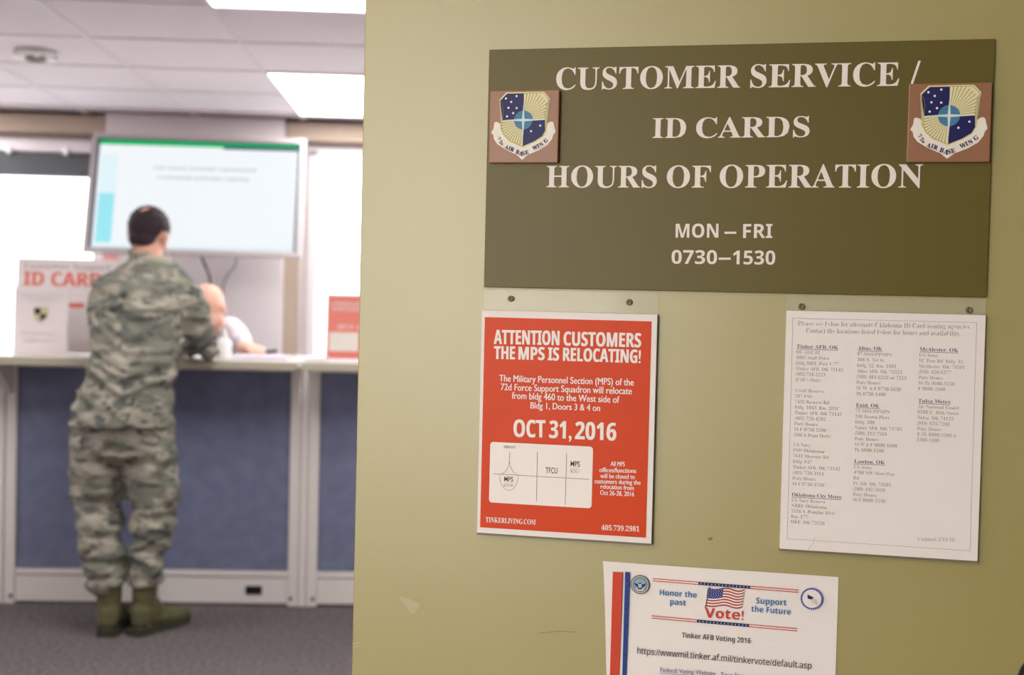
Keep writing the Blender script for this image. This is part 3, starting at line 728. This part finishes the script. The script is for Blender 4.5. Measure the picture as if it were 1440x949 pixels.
bm = NB(); text(bm, 'Customer Support', (-w_ / 2 + .03, h_ - .045), (w_ / 2 - .03, h_ - .045), .024, 'bold', -.01, -.0006); fine(obj('grey_heading', lean_text(bm, .06), mat('grey_heading_ink', (.38, .34, .36), .5), t))
bm = NB(); text(bm, 'ID CARDS', (-w_ / 2 + .03, h_ - .118), (w_ / 2 - .02, h_ - .118), .060, 'bold', 0, -.0006, emb=.002)
strip(bm, [(-.04, h_ - .20), (.0, h_ - .20)], .022, -.0006); strip(bm, [(.015, h_ - .20), (.07, h_ - .20)], .022, -.0006); fine(obj('red_lettering', lean_text(bm, .06), redt, t))
a = pick(19, 402, 5.16); b_ = pick(95, 403, 5.16)
t, w_, h_ = stand('notice_stand', 'pale standing notice with a small checkered crest, in front of the poster', a.x, b_.x, a.z, 5.16, .05)
bm = NB()
for zz, wd in ((h_ - .035, .17), (h_ - .055, .12), (.09, .15), (.06, .13)):   # lines too blurred to read
    for k in range(5): strip(bm, [(-wd / 2 + wd * k / 5, zz), (-wd / 2 + wd * (k + .82) / 5, zz)], .006, -.0046)
fine(obj('grey_lettering', lean_text(bm, .05), mat('pale_grey_ink', (.72, .655, .66), .5), t))
cr = NB(); x = .0; z = h_ - .115
poly(cr, [(x - .03, z + .028), (x - .028, z - .01), (x, z - .035), (x + .028, z - .01), (x + .03, z + .028)], -.0048); o_ = obj('crest', lean_text(cr, .05), mat('pale_yellow_crest', (.62, .56, .30), .5), t)
cr = NB(); poly(cr, [(x - .025, z + .024), (x - .024, z), (x, z), (x, z + .024)], -.0052); poly(cr, [(x, z), (x, z - .03), (x + .024, z - .012), (x + .024, z)], -.0052); obj('crest_quarter', lean_text(cr, .05), mat('dark_blue_crest', (.02, .02, .07), .5), o_)
a = pick(459, 418, 5.2)
t, w_, h_ = stand('red_flyer_stand', 'red flyer leaning in a clear stand on the right countertop', -.545, -.325, 1.36, 5.2, .16)
bm = NB(); poly(bm, [(-w_ / 2 + .006, .008), (w_ / 2 - .006, .008), (w_ / 2 - .006, h_ - .008), (-w_ / 2 + .006, h_ - .008)], -.0006); obj('red_field', lean_text(bm, .16), mat('flyer_red', (.75, .13, .08), .5), t)
bm = NB(); poly(bm, [(-w_ / 2 + .015, .04), (.03, .04), (.03, .12), (-w_ / 2 + .015, .12)], -.0010)
text(bm, 'ATTENTION CUSTOMERS', (-.09, .235), (.09, .235), .015, 'bold', .01, -.001); text(bm, 'THE MPS IS RELOCATING!', (-.09, .213), (.09, .213), .015, 'bold', .01, -.001); text(bm, 'OCT 31, 2016', (-.06, .135), (.07, .135), .018, 'bold', .01, -.001)
fine(obj('white_lettering', lean_text(bm, .16), wht, t))

# pump bottle
p = pick(315, 500, 5.12)
t = thing('pump_bottle', 'white squeeze bottle standing on the counter beside the soldier\'s elbow', 'bottle', (p.x, 5.12, CT))
obj('bottle_body', lathe(NB(), [(.004, 0), (.029, .001), (.031, .008), (.031, .06), (.027, .078), (.014, .088), (.013, .092)], 24), mat('white_bottle', (.95, .94, .96), .3, spec=.5), t, True)
bm = NB(); lathe(bm, [(.014, .0925), (.015, .108), (.008, .112), (.006, .125), (.004, .128)], 16); box(bm, -.026, .006, -.006, .006, .120, .129, bev=.002)
obj('pump', bm, mat('white_cap', (.85, .83, .85), .35), t)
# small white boxes and papers
def small(name, label, cat, bm, ma, sm=False): return tag(obj(name, bm, ma, None, sm), label, cat)
small('note_pad', 'white note pad lying beside the countertop seam', 'note pad', B(-.607, -.52, 5.03, 5.12, CT + .0005, CT + .018, bev=.002), whitep)
small('form_sheet', 'white form lying under the soldier\'s forearms', 'paper', B(-1.27, -1.03, 5.10, 5.36, CT + .0005, CT + .003), whitep)
small('paper_pile', 'low pile of lavender paper on the counter before the clerk\'s hand', 'paper', B(-.93, -.70, 5.13, 5.35, CT + .0005, CT + .012), mat('lavender_paper', (.70, .64, .72), .6))
st = thing('stapler', 'small dark stapler just right of the clerk\'s hand', 'stapler', (-.815, 5.50, CT + .0005))
obj('base', B(-.026, .026, -.012, .012, 0, .006, bev=.002), black, st)
bm = B(-.026, .024, -.010, .010, .012, .026, bev=.003)
for v in bm.verts: v.co.z += (v.co.x + .04) * .12 - .004
obj('arm', bm, black, st)
small('water_cup', 'small white cup beside the clerk\'s hand', 'cup', lathe(NB(), [(.004, .0), (.018, .0), (.022, .04), (.02, .04), (.017, .004), (.003, .003)], 20, Matrix.Translation((-.872, 5.53, CT + .0005))), whitep, True)

# ------------------------------------------------------------ people
skin = mat('skin', (.62, .34, .25), .5, var=.06, scale=10)
skinp = mat('fair_skin', (.74, .42, .32), .5, var=.05, scale=10)
def head_solid(bm, c, M3, s=1.0):         # c: centre of the skull, M3: rotation, faces +Y
    def P(x, y, z): return c + M3 @ (Vector((x, y, z)) * s)
    R = M3.to_euler()
    def e(x, y, z, a, b_, d): ell(bm, P(x, y, z), (a * s, b_ * s, d * s), R, 18)
    e(0, -.008, .018, .077, .094, .085); e(0, .028, -.035, .063, .066, .07); e(0, .04, -.075, .047, .05, .04); e(0, .07, -.098, .022, .02, .016)
    e(0, .078, .012, .05, .016, .012); e(-.034, .064, -.04, .024, .022, .02); e(.034, .064, -.04, .024, .022, .02)
    tube(bm, [P(0, .088, .0), P(0, .104, -.028), P(0, .108, -.042)], [.007 * s, .010 * s, .013 * s], 10)
    e(-.011, .096, -.045, .008, .010, .007); e(.011, .096, -.045, .008, .010, .007)
    e(0, .086, -.068, .023, .010, .006); e(0, .084, -.078, .020, .010, .007)
    for k in (-1, 1): e(k * .079, -.006, -.020, .008, .018, .030); e(k * .084, -.012, -.010, .006, .014, .016)
    return P
def hand_solid(bm, wrist, M3, side, curl=.5, s=1.0):   # fingers towards +Y, back of the hand +Z, side=+1 thumb at +X
    def P(x, y, z): return wrist + M3 @ (Vector((x * side, y, z)) * s)
    tube(bm, [P(0, -.03, 0), P(0, .01, 0)], [.024 * s, .025 * s], 12)
    for x in (-.027, -.009, .009, .027): tube(bm, [P(x * .7, .01, 0), P(x, .078 if abs(x) < .02 else .073, .002)], [.014 * s, .011 * s], 10)
    for x, ln in ((.029, .070), (.010, .078), (-.010, .072), (-.029, .057)):
        a = 0; q = Vector((x, .078, .002)); pts = [q.copy()]
        for k, f in enumerate((.45, .32, .23)):
            a += curl * (.55, .8, .5)[k]; q = q + Vector((x * .12 * f, math.cos(a) * ln * f, -math.sin(a) * ln * f)); pts.append(q.copy())
        tube(bm, [P(*p) for p in pts], [.0095 * s, .009 * s, .0083 * s, .0072 * s], 10)
    tube(bm, [P(.018, .018, -.004), P(.042, .045, -.012), P(.052, .072, -.017), P(.053, .096, -.020)], [.015 * s, .012 * s, .0105 * s, .009 * s], 10)

def camo(name, stretch):
    m = bpy.data.materials.new(name); m.use_nodes = True; nt = m.node_tree; b = nt.nodes['Principled BSDF']; b.inputs['Roughness'].default_value = .9; b.inputs['Specular IOR Level'].default_value = .15
    tc = nt.nodes.new('ShaderNodeTexCoord'); mp = nt.nodes.new('ShaderNodeMapping'); mp.inputs['Scale'].default_value = stretch; mp.inputs['Rotation'].default_value = (0, .25, 0)
    nt.links.new(tc.outputs['Object'], mp.inputs[0])
    prev = None
    for k, (sc, th, col) in enumerate(((1.0, .50, (.21, .215, .17)), (1.5, .57, (.135, .142, .125)), (2.3, .63, (.062, .068, .066)))):
        n = nt.nodes.new('ShaderNodeTexNoise'); n.inputs['Scale'].default_value = 8.5 * sc; n.inputs['Detail'].default_value = 3; n.inputs['Distortion'].default_value = .6
        ad = nt.nodes.new('ShaderNodeVectorMath'); ad.inputs[1].default_value = (k * 7.3, k * 3.1, k * 5.7); nt.links.new(mp.outputs[0], ad.inputs[0]); nt.links.new(ad.outputs[0], n.inputs['Vector'])
        r = nt.nodes.new('ShaderNodeValToRGB'); r.color_ramp.elements[0].position = th - .035; r.color_ramp.elements[1].position = th + .035
        nt.links.new(n.outputs['Fac'], r.inputs[0])
        mx = nt.nodes.new('ShaderNodeMix'); mx.data_type = 'RGBA'; nt.links.new(r.outputs[0], mx.inputs[0])
        if prev is None: mx.inputs[6].default_value = (.385, .362, .295, 1)
        else: nt.links.new(prev, mx.inputs[6])
        mx.inputs[7].default_value = (*col, 1); prev = mx.outputs[2]
    nt.links.new(prev, b.inputs['Base Color'])
    return m
camo_j = camo('camouflage_jacket', (1, 1, 2.0)); camo_t = camo('camouflage_trousers', (1, 1, 2.2))
def V(*a): return Vector(a)
def ridge(p, sx, sy, sz, o_=0):
    n = noise.noise(Vector((p.x * sx + o_, p.y * sy, p.z * sz))); return 1 - abs(n) * 2.6

sol = thing('person', 'standing person in grey-green camouflage uniform and boots leaning on the counter, back turned', 'person', (-1.27, 4.82, 0))
OF = Vector((-1.27, 4.82, 0))
def loc_(me):
    for v in me.vertices: v.co -= OF
    return me
HC = pick(210, 327, 4.95)                 # skull centre
HM = Euler((math.radians(-12), math.radians(4), math.radians(-13))).to_matrix()
SH_L, EL_L, WR_L = V(-1.368, 4.885, 1.345), V(-1.402, 4.975, 1.155), V(-1.285, 5.135, 1.118)
SH_R, EL_R, WR_R = V(-1.088, 4.885, 1.355), V(-1.008, 4.975, 1.138), V(-1.125, 5.150, 1.118)
# boots' axes
TL = (V(-1.325, 4.775, 0), V(-1.318, 5.015, 0)); TR_ = (V(-1.205, 4.79, 0), V(-1.085, 4.985, 0))
KL, KR = V(-1.372, 4.855, .50), V(-1.185, 4.865, .50)
AL, AR = V(-1.328, 4.80, .10), V(-1.195, 4.815, .10)
HL, HR = V(-1.375, 4.82, .88), V(-1.195, 4.82, .88)
bm = NB()
head_solid(bm, HC, HM, .98)
tube(bm, [HC + HM @ V(0, -.02, -.05), V(-1.212, 4.905, 1.44)], [.054, .06])
loft(bm, [(-1.285, 4.815, .86, .15, .10), (-1.28, 4.82, .98, .135, .10), (-1.25, 4.84, 1.12, .13, .10), (-1.22, 4.87, 1.28, .155, .11), (-1.214, 4.89, 1.39, .15, .09), (-1.212, 4.90, 1.455, .07, .06)])
for s_, e_, w2 in ((SH_L, EL_L, WR_L), (SH_R, EL_R, WR_R)): tube(bm, [s_, e_, w2], [.052, .04, .028])
for h_, k_, a_ in ((HL, KL, AL), (HR, KR, AR)): tube(bm, [h_, k_, (k_ + a_) / 2 + V(0, -.02, .03), a_, a_ - V(0, 0, .04)], [.082, .052, .048, .034, .03])
for a_, b_ in ((TL), (TR_)): tube(bm, [a_ + V(0, 0, .045), b_ + (a_ - b_) * .15 + V(0, 0, .032)], [.028, .024])
Q = Euler((math.radians(-4), 0, math.radians(-60))).to_matrix(); hand_solid(bm, WR_L + V(.012, .012, -.005), Q, 1, .45)
Q = Euler((math.radians(-4), 0, math.radians(55))).to_matrix(); hand_solid(bm, WR_R + V(-.012, .012, -.005), Q, -1, .6)
me = fuse(bm, .0062, 2); obj('body', loc_(me), skin, sol, True)
# eyes
for k in (-1, 1):
    e_ = obj('eye', ell(NB(), HC + HM @ (V(k * .031, .076, -.014) * .98) - OF, (.0115,) * 3, seg=14), mat('eye_white', (.8, .78, .74), .2), sol, True)
    obj('iris', ell(NB(), HC + HM @ (V(k * .031, .0855, -.014) * .98) - OF, (.0052, .0035, .0052), seg=10), mat('iris_brown', (.06, .03, .02), .2), e_, True)
# hair, thin on the crown
bm = NB()
ell(bm, HC + HM @ V(0, -.010, .020), (.0805, .0975, .087), HM.to_euler(), 30); ell(bm, HC + HM @ V(0, -.045, -.035), (.055, .050, .055), HM.to_euler(), 24)
me = fuse(bm, .005, 3); IM = HM.inverted(); bm = bmesh.new(); bm.from_mesh(me)
kill = []
for f in bm.faces:
    q = IM @ (f.calc_center_median() - HC)
    n_ = noise.noise(q * 60) * .006
    front = q.y > .052 + n_ + max(0, q.z - .05) * .3
    low = (q.z < -.02 + n_ and q.y > -.012) or q.z < -.072 + n_
    earz = abs(q.x) > .052 and q.z < .006 + n_ and q.y > -.045 + n_
    crown = (((q.x + .004) / .8) ** 2 + (q.y + .062) ** 2 + ((q.z - .075) * .9) ** 2) ** .5 < .031 + 1.5 * n_
    if front or low or earz or crown: kill.append(f)
bmesh.ops.delete(bm, geom=kill, context='FACES')
me = bpy.data.meshes.new('hair'); bm.to_mesh(me); bm.free()
folds(me, lambda p, n: .0022 * noise.noise(p * 90))
for v in me.vertices: v.co -= OF
obj('hair', me, mat('dark_brown_hair', (.030, .020, .026), .6, var=.35, scale=60, bump=.6, bscale=180), sol, True)
# jacket
bm = NB()
loft(bm, [(-1.293, 4.815, .815, .204, .148, -.02), (-1.286, 4.815, .90, .196, .144), (-1.268, 4.818, 1.0, .180, .134), (-1.250, 4.825, 1.09, .170, .128), (-1.243, 4.845, 1.19, .183, .130), (-1.225, 4.865, 1.29, .190, .132), (-1.217, 4.885, 1.37, .185, .118), (-1.216, 4.895, 1.425, .158, .10), (-1.212, 4.905, 1.47, .108, .085), (-1.211, 4.915, 1.495, .070, .068)], 36)
tube(bm, [SH_L, (SH_L + EL_L) / 2 + V(-.008, -.01, 0), EL_L, WR_L], [.078, .075, .064, .044], 20)
tube(bm, [SH_R, (SH_R + EL_R) / 2 + V(.006, -.01, 0), EL_R, WR_R], [.082, .080, .068, .044], 20)
# raised stand collar
nb_ = HC + HM @ V(0, -.02, -.09); rings = []
loft(bm, [(-1.212, 4.905, 1.46, .078, .074, .1), (nb_.x, nb_.y - .008, 1.505, .066, .066, .25), (nb_.x, nb_.y - .004, 1.528, .066, .066, .3)], 24, 2)
me = fuse(bm, .0082, 4)
def jf(p, n):
    z = p.z; d = 0
    low = max(0, min(1, (1.22 - z) / .25))
    # drag lines that fall from the shoulders to the waist, bunching at the waist, loose skirt
    xc = -1.25; ww = z - .55 * abs(p.x - xc) * (1 if z < 1.25 else .4) + .03 * noise.noise(p * 5)
    q_ = V(p.x * 3.2, p.y * 3, ww * 17)
    d += .015 * (1 - abs(noise.noise(q_)) * 2.8) * (.5 + .5 * low)
    d += .006 * noise.noise(V(p.x * 8, p.y * 6, ww * 34)) + .005 * ridge(p, 9, 7, 24, 9)
    if z > 1.40: d *= .55
    if z < .95: d *= .55
    return d - .010
folds(me, jf)
jk = obj('jacket', loc_(me), camo_j, sol, True)
# trousers with cargo pockets
bm = NB()
loft(bm, [(-1.285, 4.82, .70, .165, .11), (-1.29, 4.818, .80, .178, .125), (-1.29, 4.82, .90, .165, .12)], 30)
tube(bm, [HL + V(-.008, 0, -.03), V(-1.388, 4.83, .66), V(-1.383, 4.845, .50), V(-1.366, 4.825, .36), V(-1.352, 4.81, .27), V(-1.347, 4.805, .215)], [.108, .104, .090, .082, .082, .072], 22)
tube(bm, [HR + V(.0, 0, -.03), V(-1.192, 4.835, .66), V(-1.180, 4.85, .50), V(-1.178, 4.83, .36), V(-1.186, 4.82, .285), V(-1.190, 4.818, .235)], [.106, .106, .092, .075, .074, .070], 22)
ell(bm, (-1.470, 4.84, .61), (.030, .075, .095)); ell(bm, (-1.105, 4.84, .585), (.040, .078, .10)); ell(bm, (-1.13, 4.80, .69), (.045, .07, .05)); ell(bm, (-1.112, 4.84, .43), (.026, .05, .030))
me = fuse(bm, .0082, 4)
def tf(p, n):
    k = max(0, min(1, (.62 - p.z) / .2))
    d = .015 * ridge(p, 5, 5, 17 + 3 * k, 1) * (.5 + .7 * k) + .008 * noise.noise(V(p.x * 9 + p.z * 9, p.y * 6, p.z * 20)) + .004 * ridge(p, 14, 12, 30, 5)
    return d - .008
folds(me, tf)
tr_o = obj('trousers', loc_(me), camo_t, sol, True)
# boots
sage = mat('sage_suede', (.13, .125, .062), .85, var=.15, scale=20, bump=.3, bscale=120); sole_m = mat('dark_sole', (.05, .05, .035), .8)
for nm, (a_, b_), an in (('l', TL, AL), ('r', TR_, AR)):
    d = (b_ - a_).normalized(); sd = V(-d.y, d.x, 0) ; hl = a_ - d * .035
    def P(f, s_, z): return hl + d * f + sd * s_ + V(0, 0, z)
    bm = NB()
    tube(bm, [an + V(0, 0, .0), an + V(0, .0, .10)], [.046, .050], 20)
    for f, wd, hh, rz_ in ((.04, .040, .058, .04), (.09, .041, .060, .048), (.14, .044, .050, .045), (.19, .047, .038, .040), (.235, .042, .034, .036), (.262, .032, .030, .03)):
        ell(bm, P(f, 0, hh * .85 + .012), (wd, wd, rz_), None, 16)
    ell(bm, P(.045, 0, .085), (.044, .044, .05)); ell(bm, P(.10, 0, .09), (.040, .050, .045))
    me = fuse(bm, .0055, 4)
    for v in me.vertices: v.co.z = max(v.co.z, .022)
    folds(me, lambda p, n: .002 * noise.noise(p * 30) if p.z > .03 else 0)
    bo = obj('boot', loc_(me), sage, sol, True)
    bm = NB(); prof = [(-.005, .030), (.03, .042), (.09, .038), (.14, .042), (.20, .051), (.25, .046), (.285, .030), (.297, .010)]
    ol = [P(f, s_, 0) for f, s_ in prof] + [P(f, -s_, 0) for f, s_ in prof[::-1]]
    lo = [bm.verts.new(p - OF) for p in ol]; hi = [bm.verts.new(p - OF + V(0, 0, .030)) for p in ol]
    bm.faces.new(lo[::-1]); bm.faces.new(hi)
    for i in range(len(ol)): bm.faces.new((lo[i], lo[(i + 1) % len(ol)], hi[(i + 1) % len(ol)], hi[i]))
    bmesh.ops.recalc_face_normals(bm, faces=bm.faces); obj('sole', bm, sole_m, bo)
    bm = NB()
    for k in range(6):
        z = .085 + k * .017; c0 = an + d * (.052 + max(0, (3 - k)) * .006); c0.z = z
        sweep(bm, [c0 + sd * .02 - OF, c0 + d * .004 + V(0, 0, .006) - OF, c0 - sd * .02 + V(0, 0, .01) - OF], .003, 6)
    fine(obj('lace', bm, mat('sage_lace', (.20, .19, .11), .8), bo))

# clerk behind the counter
clk = thing('person', 'bald clerk in a white shirt seated behind the counter, looking down', 'person', (-1.16, 5.98, 0))
OF = Vector((-1.16, 5.98, 0))
HC = pick(291, 431, 5.78); HM = Euler((math.radians(-24), 0, math.radians(180 - 16))).to_matrix()
SHa, ELa, WRa = V(-1.075, 5.92, 1.175), V(-.975, 5.74, 1.10), V(-.945, 5.60, 1.108)
SHb, ELb, WRb = V(-1.315, 5.91, 1.165), V(-1.36, 5.74, 1.05), V(-1.30, 5.60, 1.108)
bm = NB()
head_solid(bm, HC, HM, 1.0)
tube(bm, [HC + HM @ V(0, -.02, -.06), V(-1.16, 5.95, 1.13)], [.056, .062])
loft(bm, [(-1.16, 6.02, .50, .16, .12), (-1.16, 6.02, .65, .14, .11), (-1.16, 6.0, .85, .15, .11), (-1.16, 5.97, 1.02, .16, .11), (-1.16, 5.955, 1.14, .12, .08), (-1.16, 5.95, 1.18, .06, .06)])
for s_, e_, w2 in ((SHa, ELa, WRa), (SHb, ELb, WRb)): tube(bm, [s_, e_, w2], [.052, .042, .028])
for k in (-1, 1):
    x = -1.16 + k * .1; tube(bm, [(x, 6.0, .56), (x + k * .03, 5.72, .56), (x + k * .03, 5.74, .20), (x + k * .03, 5.74, .07), (x + k * .03, 5.66, .045)], [.085, .058, .045, .036, .032])
hand_solid(bm, WRa + V(.006, -.012, .003), Euler((0, 0, math.radians(180 + 28))).to_matrix(), -1, .35)
hand_solid(bm, WRb + V(.0, -.012, .003), Euler((0, 0, math.radians(180))).to_matrix(), 1, .35)
me = fuse(bm, .0058, 2); obj('body', loc_(me), skinp, clk, True)
for k in (-1, 1):
    e_ = obj('eye', ell(NB(), HC + HM @ V(k * .031, .077, -.014) - OF, (.0115,) * 3, seg=14), mat('eye_white', (.8, .78, .74)), clk, True)
    obj('iris', ell(NB(), HC + HM @ V(k * .031, .0865, -.014) - OF, (.0052, .0035, .0052), seg=10), mat('iris_brown', (.06, .03, .02)), e_, True)
    obj('eyebrow', ell(NB(), HC + HM @ V(k * .031, .090, .014) - OF, (.016, .005, .004), HM.to_euler(), 12), mat('brow_brown', (.09, .045, .035), .8), clk, True)
obj('mouth', ell(NB(), HC + HM @ V(0, .0935, -.073) - OF, (.021, .004, .003), HM.to_euler(), 12), mat('lip_red', (.42, .13, .11), .5), clk, True)
bm = NB()
loft(bm, [(-1.16, 6.02, .54, .185, .145), (-1.16, 6.015, .68, .175, .14), (-1.16, 6.0, .85, .18, .135), (-1.16, 5.975, 1.02, .19, .13), (-1.16, 5.955, 1.13, .165, .105), (-1.16, 5.95, 1.175, .095, .08), (-1.16, 5.945, 1.20, .066, .066)])
tube(bm, [SHa, ELa, WRa + V(0, .02, 0)], [.070, .048, .034], 18); tube(bm, [SHb, ELb, WRb + V(0, .02, 0)], [.072, .060, .042], 18)
me = fuse(bm, .008, 5); folds(me, lambda p, n: .006 * ridge(p, 7, 6, 14, 2) - .004); obj('shirt', loc_(me), mat('white_shirt', (.66, .64, .67), .8), clk, True)
bm = NB(); loft(bm, [(-1.16, 6.02, .50, .185, .14), (-1.16, 6.02, .60, .18, .14)])
for k in (-1, 1):
    x = -1.16 + k * .1; tube(bm, [(x, 6.0, .57), (x + k * .03, 5.72, .57), (x + k * .03, 5.74, .30), (x + k * .03, 5.74, .12)], [.098, .074, .062, .058], 18)
me = fuse(bm, .009, 4); obj('trousers', loc_(me), mat('dark_trousers', (.04, .045, .07), .85), clk, True)
for k in (-1, 1):
    x = -1.16 + k * .13; bm = NB(); loft(bm, [(x, 5.69, .0, .045, .13), (x, 5.69, .03, .047, .13), (x, 5.71, .07, .04, .10), (x, 5.745, .11, .038, .05)])
    for v in bm.verts: v.co -= OF
    obj('shoe', bm, black, clk, True)
# clerk's chair
t = thing('office_chair', 'dark office chair under the clerk behind the counter', 'chair', (-1.16, 6.04, 0))
obj('seat', B(-.24, .24, -.22, .24, .40, .47, bev=.02), fabric, t)
bm = B(-.21, .21, .185, .24, .62, 1.0, bev=.02); obj('backrest', bm, fabric, t)
obj('back_bracket', sweep(NB(), [(0, .2, .42), (0, .25, .45), (0, .255, .65)], .018), black, t)
obj('column', sweep(NB(), [(0, 0, .09), (0, 0, .40)], .025), steel, t)
for k in range(5):
    a = k * 2 * PI / 5 + .3; g = obj('leg', sweep(NB(), [(0, 0, .10), (.28 * math.cos(a), .28 * math.sin(a), .065)], .016), black, t)
    obj('caster', ell(NB(), (.28 * math.cos(a), .28 * math.sin(a), .028), (.028, .028, .028), seg=12), black, g, True)

bpy.data.objects.remove(_to); bpy.data.curves.remove(_tc)
